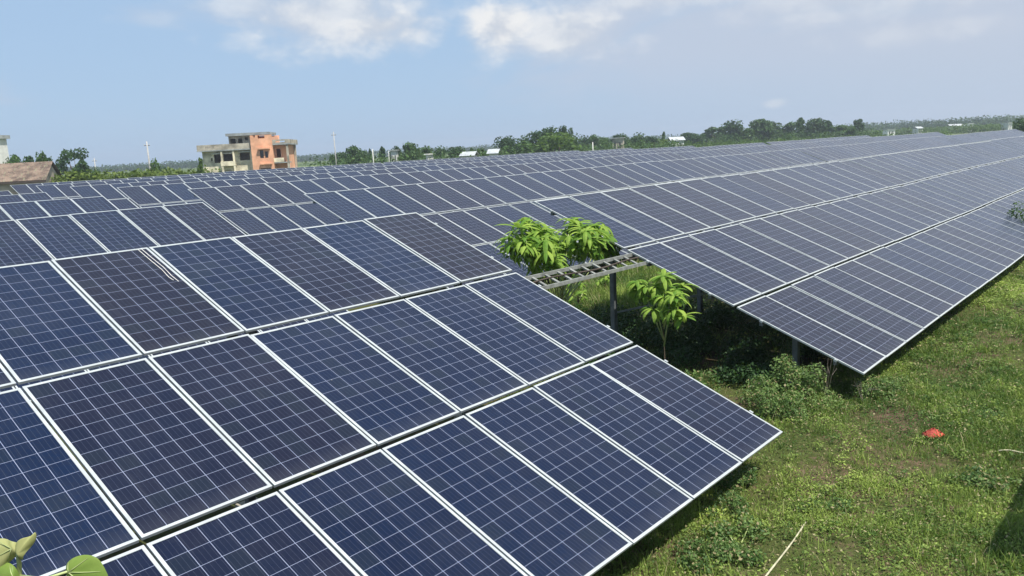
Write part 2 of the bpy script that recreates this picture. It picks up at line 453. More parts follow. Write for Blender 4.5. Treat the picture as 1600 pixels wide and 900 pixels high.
def solar_array(label, group, X0, Y0, Z0, cols, side, row, tints=None, detail=1, seed=0, post0=.5, skip_frame=False):
    """side +1: columns run from X0 towards +x, -1: towards -x.  detail 2: panels with frame and cells as sub-parts"""
    rnd = random.Random(seed)
    root = empty('solar_array', (X0, Y0, 0), label, 'solar array', group)
    zb = GZ + Z0
    def pos(u, v, d=0.):                                # u along the row, v up the slope, d under the panel face
        return Vector((u, v*CT + d*ST, zb + v*ST - d*CT + wave(X0+u, row)))
    made = []
    for c in range(cols):
        u = side*(c+.5)*PITCH
        base_t = rnd.random()
        for r in range(3):
            if tints is not None and c < len(tints[r]): tv = tints[r][c]
            else:
                # crates of like panels were mounted together: neighbours tend to match
                tv = .12 + .5*abs(math.sin(c*.41+r*2.2+seed)) + rnd.uniform(-.12, .2)
                if row > 0: tv = min(.95, tv+.08)
            made.append((c, r, u, tv, rnd.gauss(0, .0022), rnd.gauss(0, .0022), rnd.gauss(0, .0015)))
    near = made[:99]
    for (c, r, u, tv, ja, jb, jz) in near:
        if detail == 2:
            o = link('solar_panel', None, root)
            for nm, me in (('frame', ME_FRAME), ('cells', ME_GLASS)):
                q = link(nm, me, o); q['tint'] = tv
        else:
            o = link('solar_panel', ME_PANEL, root)
        o['tint'] = tv
        p = pos(u, VR[r]); o.location = (p.x, p.y, p.z+jz)
        o.rotation_euler = (TILT+ja, jb*.6, 0)
    rest = made[99:]
    if rest:
        Vs, Fs, U, Tn, MI = [], [], [], [], []
        for i, (c, r, u, tv, ja, jb, jz) in enumerate(rest):
            R = np.array(Matrix.Rotation(TILT+ja, 3, 'X') @ Matrix.Rotation(jb*.6, 3, 'Y'))
            p = pos(u, VR[r]); Vs.append(P_CO @ R.T + np.array(p)); Fs.append(P_F + i*len(P_CO)); U.append(P_UV); Tn.append(np.full(len(P_F), tv)); MI.append(P_MI)
        o = np_mesh('solar_panel', np.concatenate(Vs), np.concatenate(Fs), [M['cells'], M['frame'], M['backsheet']], np.concatenate(U), np.concatenate(Tn), root, np.concatenate(MI))
        tag(o, kind='stuff')
    ua, ub = (0, cols*PITCH) if side > 0 else (-cols*PITCH, 0)
    # purlins under each panel row, in lengths that follow the ground
    if row <= 3:
        for r in range(3):
            for vv in (.40, 1.55):
                mbp = MB()
                for a, b in purlin_segments(ua+.03, ub-.03): mbp.bar(pos(a, VR[r]+vv, .070), pos(b, VR[r]+vv, .070), .05, .06)
                mbp.build('purlin', M['galv'], root)
    # portal frames: a rafter on a front and a rear post
    n = max(2, int(round((ub-ua-1.0)/3.1))+1)
    us = np.linspace(ua+post0, ub-post0, n)
    order = sorted(us, key=lambda q: abs(q))[:12 if row > 1 else 16]
    for u in order:
        if row > 2: break
        mr = MB(); mr.bar(pos(u, .35, .135), pos(u, 5.75, .135), .06, .065); mr.build('rafter', M['galv'], root)
        for v in (1.15, 4.6):
            top = pos(u, v, .16); gx = float(ground_h(np.array(X0+u), np.array(Y0+top.y)))
            mp = MB(); t = .0045; w = .042; h = top.z-gx+.25; zc = (top.z+gx-.25)/2
            mp.box((top.x, top.y-w+t/2, zc), (2*w, t, h)); mp.box((top.x-w+t/2, top.y+.005, zc), (t, 2*w-.012, h)); mp.box((top.x+w-t/2, top.y+.005, zc), (t, 2*w-.012, h))
            po = mp.build('post', M['galv'], root)
            mf = MB(); mf.box((top.x, top.y, gx), (.24, .24, .08)); mf.build('footing', M['concrete'], po)
        a = pos(u, 2.6, .17); b = pos(u, 4.6, .2); gz = b.z-1.25
        mbz = MB(); mbz.bar((a.x+.06, a.y, a.z), (b.x+.06, b.y, gz), .04, .03); mbz.build('brace', M['galv'], root)
    # end clamps along the two open sides of the nearest arrays
    if detail == 2:
        for r in range(3):
            for vv in (.40, 1.55):
                p = pos((ua if side > 0 else ub)+(-.012 if side > 0 else .012), VR[r]+vv, .016)
                mc = MB(); mc.box(p, (.028, .045, .03), RT); mc.build('clamp', M['frame'], root)
    return root

# tint: 0 dull purple-black .. 1 clear blue; listed from the gap outwards for the low, middle and top rows
TL = [[.58, .80, .86, .86, .78, .55, .66, .7], [.84, .86, .84, .88, .46, .48, .95, .7], [.05, .97, .34, .82, .16, .93, .5, .7]]
TR = [[.22, .20, .32, .40, .25, .3], [.62, .32, .45, .3, .35, .28], [.85, .62, .25, .2, .18, .25]]
GL = 'solar arrays on the left of the cross path'; GR = 'solar arrays on the right of the cross path'; GF = 'solar arrays beyond the second cross path'
GAP = 2.80
ROWX = [0, 1.74, 3.14, 4.72, 6.28, 7.85, 9.4]; ROWY = [0, 9.30, 18.02, 27.1, 36.1, 45.2, 54.3]; ROWZ = [0, -.065, 0, 0, .0, .0, .0]
ORD = ['front', 'second', 'third', 'fourth', 'fifth', 'sixth', 'rearmost']
solar_array('large close-up blue and purple solar array in the front row, left of the sapling gap', GL, ROWX[0], ROWY[0], 0, 11, -1, 0, TL, 2, 3)
solar_array('long greyish solar array in the front row, starting right of the sapling gap', GR, 2.79, .025, -.073, 38, 1, 0, TR, 2, 5, post0=.5)
solar_array('distant end array of the front row, past the dark shrub gap at far right', GF, 2.79+38*PITCH+1.9, .4, -.10, 24, 1, 0.5, None, 1, 6)
solar_array('solar array out of view whose shadow falls on the grass at lower right', GR, -.8, -9.1, 0, 12, 1, 4, None, 1, 9)
for i in range(1, 7):
    x, y, z = ROWX[i], ROWY[i], ROWZ[i]
    if i < 6:
        solar_array('solar array in the %s row, left of that row\'s gap' % ORD[i], GL, x, y, z, [0, 9, 8, 7, 5, 4][i], -1, i, None, 1, 20+i)
    ncol = 33
    solar_array('solar array in the %s row, first one right of that row\'s gap' % ORD[i], GR, x+2.85, y, z, ncol, 1, i, None, 1, 40+i)
    x2 = x+2.85+ncol*PITCH+.5
    solar_array('solar array in the %s row, second one right of that row\'s gap' % ORD[i], GF, x2, y+.1, z-.03, 33, 1, i+.5, None, 1, 60+i)
    if i < 4:
        solar_array('solar array at the far right end of the %s row, towards the horizon' % ORD[i], GF, x2+33*PITCH+.5, y-.05, z-.02, 33, 1, i+3, None, 1, 80+i)

# cable ladder that bridges the gap in the front row
def cable_ladder():
    root = empty('cable_ladder', (1.35, 3.45, 0), 'pale steel cable ladder bridging the gap between the two front solar arrays', 'cable ladder')
    def q(x, v, d=0.): return Vector((x-1.35, v*CT+d*ST-3.45, GZ+v*ST-d*CT-.02))
    for v in (3.60, 3.90):
        m = MB(); m.bar(q(-.25, v, .05), q(3.0, v, .10), .03, .05); m.build('rail', M['tray'], root)
    for k in range(11):
        x = -.05+k*.29
        m = MB(); m.bar(q(x, 3.61, .055+.015*x), q(x, 3.89, .055+.015*x), .045, .02); m.build('rung', M['tray'], root)
    m = MB(); m.tube([q(x, 3.74+.03*math.sin(x*3), .035+.015*x) for x in np.linspace(-.2, 3.0, 14)], [.012]*14, 6); m.build('cable', M['darkwood'], root)
cable_ladder()

# two thin pale tubes running down one panel
def panel_stripe():
    def q(x, v): return (x, v*CT-.008*ST, GZ+v*ST+.010*CT)
    m = MB()
    a = [(-4.150, 5.98), (-4.148, 5.75), (-4.14, 5.5), (-4.155, 5.3), (-4.15, 5.16)]
    b = [(-4.19, 5.96), (-4.187, 5.7), (-4.18, 5.45), (-4.195, 5.28), (-4.185, 5.2)]
    m.tube([q(*p) for p in a], [.003]*5, 6); m.tube([q(*p) for p in b], [.003]*5, 6)
    o = m.build('stripe', M['stripe']); tag(o, 'doubled thin pale stripe running down one dark panel of the front left array', 'stripe')
panel_stripe()


# ------------------------------------------------------------------ vegetation
def leaf_cloud(rng, centres, radii, n, size, flat=.8, up=.3):
    """leaf-sized quads spread in and near the skins of several lobes"""
    k = rng.integers(0, len(centres), n)
    d = rng.normal(size=(n, 3)); d /= np.linalg.norm(d, axis=1)[:, None]
    rr = (1-.55*rng.random(n)**2)
    C = np.asarray(centres)[k]; R = np.asarray(radii)[k]
    P = C + d*R*rr[:, None]*np.array([1, 1, flat])
    nrm = d*.7 + rng.normal(size=(n, 3))*.6 + np.array([0, 0, up]); nrm /= np.linalg.norm(nrm, axis=1)[:, None]
    a = np.cross(nrm, rng.normal(size=(n, 3))); a /= np.linalg.norm(a, axis=1)[:, None]
    b = np.cross(nrm, a)
    s = size*(.6+.8*rng.random(n))[:, None]
    V = np.stack([P-a*s*.5, P-b*s*.28+nrm*s*.06, P+a*s*.5, P+b*s*.28-nrm*s*.06], 1).reshape(-1, 3)
    return V, np.arange(n*4).reshape(n, 4)

def crown_lobes(rng, h, w, style):
    L, R = [], []
    if style == 'round':
        n = 17
        for i in range(n):
            a = rng.random()*6.28; r = (rng.random()**.6)*w*.33
            z = h*(.24+.62*rng.random()); t = 1-abs(z/h-.5)*.9
            L.append((r*math.cos(a)*t, r*math.sin(a)*t, z)); R.append([w*(.15+.09*rng.random())]*3)
    elif style == 'tall':
        for i in range(12):
            z = h*(.14+.76*i/11); t = 1-abs(i/11-.4)*.9
            a = rng.random()*6.28; r = w*.22*t*rng.random()**.5
            L.append((r*math.cos(a), r*math.sin(a), z)); R.append([w*(.17+.13*rng.random())*max(.45, t)]*3)
    elif style == 'lobed':
        for i in range(8):
            a = i*2.4+rng.random(); r = w*.36*(.5+.5*rng.random())
            L.append((r*math.cos(a), r*math.sin(a), h*(.5+.42*rng.random()))); R.append([w*(.13+.05*rng.random())]*3)
    elif style == 'bush':
        for i in range(9):
            a = rng.random()*6.28; r = w*.32*rng.random()**.5
            L.append((r*math.cos(a), r*math.sin(a), h*(.2+.5*rng.random()))); R.append([w*.2, w*.2, h*.28])
    return L, np.array(R)

TREE_CACHE = {}
def tree_mesh(style, variant, n, size):
    key = (style, variant, n, size)
    if key not in TREE_CACHE:
        rng = np.random.default_rng(variant*101+len(style)*7)
        L, R = crown_lobes(rng, 1., 1., style)
        V, F = leaf_cloud(rng, L, R, n, size)
        me_o = np_mesh('crown', V, F, M['tree_mid']); me = me_o.data; bpy.data.objects.remove(me_o)
        mb = MB(); zt = .62 if style != 'bush' else .3
        lean = rng.normal(size=2)*.02
        mb.tube([(0, 0, -.03), (lean[0], lean[1], .25), (lean[0]*2, lean[1]*2, zt)], [.032, .024, .008], 7)
        for l in L[:6]:
            a = Vector((lean[0]*1.2, lean[1]*1.2, min(.3, l[2]*.6)))
            mb.tube([a, (a+Vector(l))/2+Vector((0, 0, .02)), Vector(l)], [.014, .009, .003], 5)
        to = mb.build('trunk', M['bark'], smooth=True); tm = to.data; bpy.data.objects.remove(to)
        TREE_CACHE[key] = (me, tm)
    return TREE_CACHE[key]

def tree(name, label, cat, group, px, top, depth, wpx, style, matn, tint=0., variant=0, n=1600, size=.085, base=None, kind_mesh=None):
    """a tree whose crown top is seen at pixel row 'top' from the photograph's viewpoint, standing 'depth' metres off"""
    p = at(px, 450, depth)
    d = np.array([p[0]-CAM[0], p[1]-CAM[1]])
    # pixel column slides with height because the picture is tilted: use the crown's own height
    q = at(px, top, depth); h = max(1.0, q[2]); w = wpx*depth/FPX*1.22
    root = empty(name, (q[0], q[1], 0), label, cat, group, rz=variant*1.3+px*.01)
    cm, tm = tree_mesh(style, variant % 5, n, size)
    c = link('crown', cm, root); c.scale = (w, w, h/ (1.0 if style != 'bush' else .82)); c['tint'] = tint
    c.material_slots[0].link = 'OBJECT'; c.material_slots[0].material = M[matn]
    t = link('trunk', tm, root); t.scale = (w*.9, w*.9, h)
    return root

D1 = 150.
# -- left of the house
tree('tree', 'dark round tree top behind the brown shed, nearest the picture\'s left edge', 'tree', 'trees behind the brown shed', 17, 240, 100, 34, 'round', 'tree_mid', .1, 1)
tree('tree', 'small round tree behind the brown shed, middle of the three', 'tree', 'trees behind the brown shed', 43, 241, 102, 24, 'round', 'tree_dark', .2, 2)
tree('tree', 'broad round tree behind the right end of the brown shed', 'tree', 'trees behind the brown shed', 68, 238, 100, 30, 'round', 'tree_mid', .0, 3)
tree('tree', 'dark open-crowned tree with separate clumps just right of the brown shed', 'tree', None, 112, 233, 110, 46, 'lobed', 'tree_dark', .1, 4, 1100, .07)
tree('bush', 'low dark spreading bush at the foot of the open-crowned tree', 'bush', None, 132, 253, 106, 36, 'bush', 'tree_dark', .1, 2)
tree('bush', 'squat olive bush standing beside the lone pole, left of the house', 'bush', None, 244, 249, 92, 25, 'bush', 'tree_mid', .2, 3)
tree('bush', 'bright green pointed bush against the house\'s left corner', 'bush', None, 312, 246, 90, 19, 'tall', 'tree_light', .1, 1)

def hedge_strip(name, label, cat, x0, x1, d0, d1, hts, matn, n, size, tint=0, kind=None):
    rng = np.random.default_rng(int(x0)+7); Vs = []
    pts = np.linspace(0, 1, 40); L = []; R = []
    for s in pts:
        px = x0+(x1-x0)*s; dep = d0+(d1-d0)*s
        p = at(px, 262, dep); h = hts[0]+(hts[1]-hts[0])*s + rng.normal()*.18
        for _ in range(2):
            L.append((p[0]+rng.normal()*.6, p[1]+rng.normal()*1.0, h*.55)); R.append([1.3, 1.3, h*.55])
    V, F = leaf_cloud(rng, L, np.array(R), n, size, 1.)
    c = np.array([L[0][0], L[0][1], 0]); o = np_mesh(name, V-c, F, M[matn]); o.location = [float(q) for q in c]
    o['tint'] = tint; tag(o, label, cat, None, kind); return o
hedge_strip('hedge', 'long low yellow-green hedge between the brown shed and the house', 'hedge', 84, 316, 86, 92, (3.1, 2.7), 'hedge', 9000, .42)

# -- between the house and the big dark trees
mid = [(519, 243, 16, 'bush', 'tree_mid'), (533, 240, 20, 'bush', 'tree_dark'), (553, 226, 26, 'round', 'tree_mid'), (567, 236, 18, 'bush', 'tree_mid'),
       (577, 231, 9, 'tall', 'tree_dark'), (597, 228, 14, 'tall', 'tree_dark'), (617, 227, 16, 'round', 'tree_dark'), (629, 236, 12, 'bush', 'tree_mid'), (643, 222, 30, 'round', 'tree_mid'),
       (661, 229, 28, 'round', 'tree_mid'), (686, 229, 24, 'round', 'tree_mid'), (711, 228, 30, 'round', 'tree_dark'), (737, 230, 14, 'tall', 'tree_mid'), (752, 231, 24, 'round', 'tree_mid')]
desc = ['low olive bush just left of the tall thin pole', 'dark spreading bush just right of the tall thin pole', 'rounded tree standing tallest between the thin pole and the white pole',
        'low leafy bush beside the white pole\'s left side', 'slim dark tree directly left of the white pole', 'slim dark tree directly right of the white pole', 'dark round tree rising behind the small two-storey white house',
        'low bush at the right side of the two-storey white house', 'tallest round tree right of the two-storey white house', 'round tree beside the tallest one right of the two-storey house',
        'loose grey-green tree left of the long dark one, above the hazy gap', 'long dark round tree just left of the white-roofed cottage', 'thin tree sticking up behind the white-roofed cottage', 'round tree between the two white-roofed cottages']
for i, ((px, top, w, st, mt), ds) in enumerate(zip(mid, desc)):
    tree('bush' if st == 'bush' else 'tree', ds, 'bush' if st == 'bush' else 'tree', 'trees between the house and the big dark trees', px, top, D1+6*math.sin(i*2.1), w*1.15, st, mt, .1*math.sin(i*1.7), i, 1500, .09)
# -- big dark clump
big = [(790, 211, 44, 'round', 'tree_dark', 'wide dark tree at the left end of the big dark clump'), (833, 203, 52, 'round', 'tree_dark', 'broad dark tree in the middle of the big dark clump'),
       (857, 198, 44, 'round', 'tree_dark', 'darkest domed tree, highest in the big dark clump'), (884, 197, 20, 'lobed', 'tree_dark', 'thin-topped tree poking up at the right of the big dark clump'),
       (896, 208, 28, 'round', 'tree_mid', 'sloping tree at the right end of the big dark clump'), (868, 211, 66, 'bush', 'tree_light', 'bright green wide tree in front of the big dark clump'),
       (806, 224, 60, 'bush', 'tree_mid', 'olive brown low thicket under the left of the dark clump')]
for i, (px, top, w, st, mt, ds) in enumerate(big):
    tree('tree', ds, 'tree', 'trees of the big dark clump', px, top, (D1-8 if st == 'bush' else D1+4*i), w*1.1, st, mt, .05*i-.1, i+1, 1500, .07)
# -- lower tree line to the pale shed
low = [(914, 212, 20), (930, 209, 20), (946, 213, 18), (961, 210, 20), (976, 209, 20), (999, 208, 26), (1018, 212, 18), (1037, 205, 11), (1029, 217, 26), (983, 220, 30)]
lowd = ['first tree right of the big dark clump, even-topped', 'tree with a small peak behind the white post', 'low tree between the white post and the pale wall', 'bushy tree left of the pale grey-green wall', 'bushy tree behind the pale grey-green wall',
        'dark wider tree right of the pale grey-green wall', 'low dark tree left of the slim spiky one', 'slim spiky tree just left of the pale long shed', 'light green bush in front of the slim spiky tree', 'olive bush beneath the dark wider tree']
for i, ((px, top, w), ds) in enumerate(zip(low, lowd)):
    st = 'tall' if i == 7 else ('bush' if i > 7 else 'round')
    tree('tree' if i < 8 else 'bush', ds, 'tree' if i < 8 else 'bush', 'low trees right of the dark clump', px, top, 190+5*math.sin(i*2.), w*1.2, st, 'tree_light' if i == 8 else ('tree_mid' if i % 3 else 'tree_dark'), .1*math.sin(i), i, 1500, .09)
# -- copse on the right
cop = [(1081, 206, 28, 'round'), (1101, 207, 16, 'round'), (1117, 199, 26, 'lobed'), (1145, 188, 28, 'round'), (1165, 199, 24, 'round'), (1186, 185, 28, 'tall'), (1205, 189, 26, 'round'), (1230, 191, 20, 'tall'),
       (1252, 183, 17, 'tall'), (1273, 183, 24, 'tall'), (1294, 187, 19, 'tall'), (1317, 195, 28, 'round'), (1343, 185, 18, 'tall'), (1330, 197, 16, 'round')]
copd = ['dark round low tree just right of the pale long shed', 'small gap tree right of the dark round low one', 'loose flat-topped tree before the copse rises', 'first tall tree at the copse\'s left shoulder', 'lower tree filling the dip in the copse\'s left half',
        'tallest pale-topped tree of the copse\'s left half', 'dark tree right beside the pale-topped tallest one', 'last tree before the bright notch in the copse', 'narrow tree directly right of the bright notch in the copse', 'tall full tree second right of the notch',
        'square-topped tree third right of the notch', 'low flat-topped tree near the copse\'s right end', 'round-headed tree at the very right end of the copse', 'low tree tucked left of the round-headed end tree']
for i, ((px, top, w, st), ds) in enumerate(zip(cop, copd)):
    tree('tree', ds, 'tree', 'trees of the right-hand copse', px, top, 235+7*math.sin(i*1.3), w*1.5, 'round' if st == 'tall' and i % 2 else st, ['tree_dark', 'tree_mid', 'tree_mid'][i % 3], .12*math.sin(i*2.3), i+2, 2000, .085)
tree('bush', 'bushy green crown beyond the far right end of the second row', 'bush', None, 1594, 188, 118, 32, 'bush', 'tree_dark', .2, 1, 1500, .07)

def thicket(label, x0, x1, top0, top1, d, n, matn, tint=0.):
    rng = np.random.default_rng(int(x0)); L = []; R = []
    for s_ in np.linspace(0, 1, max(14, int((x1-x0)/5))):
        px = x0+(x1-x0)*s_; dep = d*(1+.03*math.sin(s_*17)); q = at(px, top0+(top1-top0)*s_, dep); h = max(1.6, q[2]*(.8+.3*rng.random()))
        for _ in range(2): L.append((q[0]+rng.normal()*1.4, q[1]+rng.normal()*1.4, h*.5)); R.append([h*.55, h*.55, h*.5])
    V, F = leaf_cloud(rng, L, np.array(R), n, .5, 1.); c = np.array([L[0][0], L[0][1], 0])
    o = np_mesh('undergrowth', V-c, F, M[matn]); o.location = [float(v) for v in c]; o['tint'] = tint; tag(o, label, None, None, 'stuff')
thicket('tangled low undergrowth beneath the trees right of the house', 515, 790, 243, 234, 144, 5000, 'tree_mid', .05)
thicket('tangled low undergrowth under the low trees right of the dark clump', 890, 1062, 222, 219, 180, 4500, 'tree_mid', .1)
thicket('dark undergrowth filling the foot of the right-hand copse', 1066, 1362, 212, 201, 232, 8000, 'tree_mid', -.05)
thicket('strip of light scrub in front of the copse', 1075, 1480, 221, 205, 190, 6000, 'tree_light', -.1)

# far tree belts, too far to count
def far_belt(name, label, a, b, d, h, n, size, matn, seed):
    rng = np.random.default_rng(seed); L = []; R = []
    for s in np.linspace(0, 1, 90):
        p = at(a+(b-a)*s, 450, d*(1+.06*math.sin(s*9))); hh = h*(.75+.5*rng.random())
        L.append((p[0], p[1], hh*.5)); R.append([hh*1.6, hh*1.6, hh*.5])
    V, F = leaf_cloud(rng, L, np.array(R), n, size, 1.)
    c = np.array([L[0][0], L[0][1], 0]); o = np_mesh(name, V-c, F, M[matn]); o.location = [float(q) for q in c]
    tag(o, label, None, None, 'stuff')
far_belt('far_woods', 'hazy far wood along the horizon left of and behind the house', -60, 560, 620, 5.0, 14000, 1.5, 'tree_dark', 5)
far_belt('far_woods', 'hazy far wood along the horizon behind the middle trees', 540, 1380, 700, 6.0, 16000, 1.6, 'tree_dark', 6)
far_belt('far_woods', 'low dark far wood along the right horizon beyond the copse', 1330, 1680, 520, 6.6, 14000, 1.3, 'tree_dark', 7)
far_belt('far_shrubbery', 'pale green scrub in front of the low far wood at right', 1340, 1680, 330, 3.0, 10000, .7, 'tree_light', 8)

# -- whorled saplings in the gap
def whorl(rng, V, F, P, n=10, L=.30, droop=1., wid=.033):
    """a rosette of long drooping leaves, each with a folded midrib and real width"""
    P = np.array(P)
    for i in range(n):
        a = i*2.4+rng.random()*.5; el = rng.uniform(-.2, .95)
        h = np.array([math.cos(a), math.sin(a), 0.]); side = np.array([-math.sin(a), math.cos(a), 0.])
        l = L*rng.uniform(.75, 1.15); w = wid*rng.uniform(.8, 1.2)
        prev = None; p = P.copy(); ang = el; segs = 6
        for k in range(segs+1):
            t = k/segs; ww = w*math.sin(math.pi*min(1, (t*.93+.07)))**.7 if t < 1 else .001
            drop = np.array([0, 0, -.35*ww])
            b = len(V); V += [p-side*ww+drop, p, p+side*ww+drop]
            if prev is not None:
                F += [[prev, prev+1, b+1, b], [prev+1, prev+2, b+2, b+1]]
            prev = b
            ang -= droop*(.30+.12*rng.random())
            p = p + (h*math.cos(ang)+np.array([0, 0, math.sin(ang)]))*l/segs

def whorl_plant(label, base, tips, L, seed, n=10, thick=1.):
    rng = np.random.default_rng(seed)
    root = empty('sapling', (base[0], base[1], 0), label, 'sapling', None)
    B = np.array([base[0], base[1], 0.])
    top = np.mean([np.array(t) for t in tips], 0)-B; top[2] *= .72
    mb = MB(); mb.tube([(0, 0, -.05), top*.4+np.array([.04, .02, 0]), top*.8, top], [.032*thick, .027*thick, .02*thick, .014*thick], 8)
    mb.build('trunk', M['bark'], root, True)
    mb = MB(); V = []; F = []
    for t in tips:
        tt = np.array(t)-B; s0 = top*rng.uniform(.55, .98)
        mb.tube([s0, (s0+tt)/2+np.array([0, 0, -.04]), tt], [.012, .009, .006], 6)
        for k in range(3 if L > .22 else 2):
            whorl(rng, V, F, tt-np.array([0, 0, .06*k])+rng.normal(size=3)*.06, n, L*(1-.04*k), rng.uniform(.45, .95))
    mb.build('branch', M['stem'], root, True)
    V = np.array(V); V4 = np.array(F)
    # small inner leaves, shaded by the rosettes
    if L > .22:
        tt = np.array([np.array(t)-B for t in tips]); Vi, Fi = leaf_cloud(rng, tt-np.array([0, 0, .16]), np.full((len(tt), 3), .16), 35*len(tt), .10, 1.)
        V4 = np.concatenate([V4, Fi+len(V)]); V = np.concatenate([V, Vi])
    o = np_mesh('crown', V, V4, M['sapling'], parent=root)
    return root
tips = [at_y(*q) for q in [(925, 352, 4.1), (905, 346, 4.4), (945, 362, 4.3), (930, 372, 4.0), (890, 352, 4.6), (955, 376, 4.5), (912, 364, 3.95), (806, 362, 4.3), (826, 358, 4.5), (845, 364, 4.3), (822, 376, 4.1),
                            (858, 372, 4.5), (840, 384, 4.2), (868, 402, 3.9), (880, 376, 4.6), (862, 388, 4.4), (835, 400, 4.5), (900, 382, 4.6), (815, 350, 4.6), (938, 354, 4.3), (918, 376, 4.1), (888, 366, 4.2), (850, 354, 4.6), (800, 374, 4.5), (848, 376, 3.95), (876, 392, 4.3), (944, 384, 4.3)]]
whorl_plant('bright green leafy young tree rising through the gap above the cable ladder', (1.55, 4.45), tips, .34, 3, 9)
tips = [at_y(*q) for q in [(1040, 432, 2.7), (1020, 448, 2.8), (1048, 462, 2.5), (1002, 442, 3.0), (1054, 448, 2.8), (1046, 474, 2.5)]]
whorl_plant('small bright sapling with drooping leaves under the front right array\'s corner', (2.25, 2.75), tips, .28, 5, 10, .38)

# small whorled plants in the lit walkway between the first two rows, seen through the gap
for i, (x, y, h) in enumerate([(6.3, 7.3, .5), (7.3, 8.2, .55), (8.3, 7.9, .45), (5.3, 6.7, .4)]):
    tp = [(x+math.cos(k*2.2+i)*.2, y+math.sin(k*2.2+i)*.2, h*(.7+.15*k)) for k in range(3)]
    whorl_plant(['short seedling nearest the ladder in the lit aisle behind the gap', 'short seedling furthest back in the lit aisle behind the gap', 'short seedling in the lit aisle nearest the front right array',
                 'small seedling just over the edge of the front left array'][i], (x, y), tp, .2, 20+i, 7)

# -- leafy weeds on the grass and along the array edges
def weed_bush(label, x, y, w, h, n, size, seed, matn='weed', stalks=6, cat='weed', tint=0.):
    rng = np.random.default_rng(seed); gz = float(ground_h(np.array(x), np.array(y)))
    root = empty('weed', (x, y, gz), label, cat, 'leafy weeds around the front arrays')
    L = []; R = []
    for i in range(12):
        a = rng.random()*6.28; r = w*.38*rng.random()**.5
        L.append((r*math.cos(a), r*math.sin(a), h*(.15+.65*rng.random()*(1-r/w)))); R.append([w*.16, w*.16, h*.2])
    V, F = leaf_cloud(rng, L, np.array(R)*[1, 1, 1.4], n, size, 1., .6)
    keep = V.reshape(-1, 4, 3)[:, :, 2].min(1) > .005; V = V.reshape(-1, 4, 3)[keep].reshape(-1, 3); F = np.arange(len(V)).reshape(-1, 4)
    o = np_mesh('foliage', V, F, M[matn], parent=root); o['tint'] = tint
    mb = MB()
    for i in range(stalks):
        l = L[i]; mb.tube([(l[0]*.2, l[1]*.2, 0), (l[0]*.6, l[1]*.6, l[2]*.6), (l[0]*1.1, l[1]*1.1, l[2]+h*.22)], [.006, .004, .002], 5)
    mb.build('stem', M['stem'], root)
weed_bush('tall grey-green weed at the open corner of the front right array', 2.42, .80, .85, .72, 3400, .036, 1, tint=.15)
weed_bush('spreading weed touching the right corner of the front left array', 2.05, .9, 1.05, .52, 3400, .034, 2, tint=.1)
weed_bush('dark leafy weed under the lowest corner of the front right array', 3.2, .02, .85, .36, 2600, .032, 3, tint=.05)
weed_bush('dark leafy weed beside the lower edge of the front left array', -.6, .25, .6, .24, 1500, .034, 4, tint=-.1)
weed_bush('low green weed clump beyond the far end of the long stick', -.55, -.62, .7, .12, 900, .03, 5, 'weed', 0)
weed_bush('bluish green weed patch right of the red cloth', 3.0, -1.2, 1.2, .13, 1900, .032, 6, 'weed', 3)
weed_bush('pale weed clump at the lower left, near the array\'s shadow', -1.75, -.3, .8, .2, 1400, .034, 7)
weed_bush('dark weed clump close to the big shadow at the lower right', .9, -1.8, .7, .22, 1300, .035, 8, tint=-.15)
for k, (wx, wy, ww, wh, lb) in enumerate([(3.6, 3.1, 1.5, .5, 'added undergrowth in shade-dark leaves between the front and rear posts of the right array'), (5.6, 2.4, 1.7, .45, 'added undergrowth in shade-dark leaves deeper in, right of the second front post'), (1.6, 3.0, 1.4, .4, 'added undergrowth in shade-dark leaves at the foot of the small sapling'),
                                          (4.6, 4.6, 1.7, .55, 'added undergrowth in shade-dark leaves behind the rear post of the right array'), (7.4, 3.6, 1.9, .5, 'added undergrowth in shade-dark leaves farthest under the front right array'), (.9, 1.7, 1.0, .35, 'added undergrowth in shade-dark leaves along the open side of the front left array'), (3.0, 1.9, 1.3, .45, 'added undergrowth in shade-dark leaves just behind the tall grey-green weed'), (5.0, 1.2, 1.4, .38, 'added undergrowth in shade-dark leaves under the low edge beyond the first front post'), (2.4, 4.2, 1.4, .45, 'added undergrowth in shade-dark leaves under the cable ladder'),
                                          (4.3, 3.7, 1.6, .6, 'added undergrowth in shade-dark leaves midway between the first posts of the right array'), (6.0, 3.6, 1.7, .6, 'added undergrowth in shade-dark leaves by the second rear post of the right array'), (6.6, 4.9, 1.8, .6, 'added undergrowth in shade-dark leaves near the back edge of the front right array'),
                                          (3.9, 2.3, 1.3, .5, 'added undergrowth in shade-dark leaves right behind the first front post'), (3.2, 5.4, 1.3, .5, 'added undergrowth in shade-dark leaves at the shaded border of the lit aisle'), (5.0, 5.6, 1.5, .5, 'added undergrowth in shade-dark leaves farther along the shaded border of the lit aisle')]):
    weed_bush(lb, wx, wy, ww, wh, 2600, .05, 60+k, 'tree_dark', 4)  # added clumps; their dark leaf colour deepens the shade under and between the arrays
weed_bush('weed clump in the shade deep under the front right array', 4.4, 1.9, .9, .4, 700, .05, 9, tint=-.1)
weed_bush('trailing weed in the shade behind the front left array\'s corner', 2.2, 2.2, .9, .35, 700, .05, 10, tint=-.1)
weed_bush('weed sprig poking above the low edge of the front right array at far right', 19.9, .9, 1.5, 1.35, 1500, .07, 11, 'tree_mid')

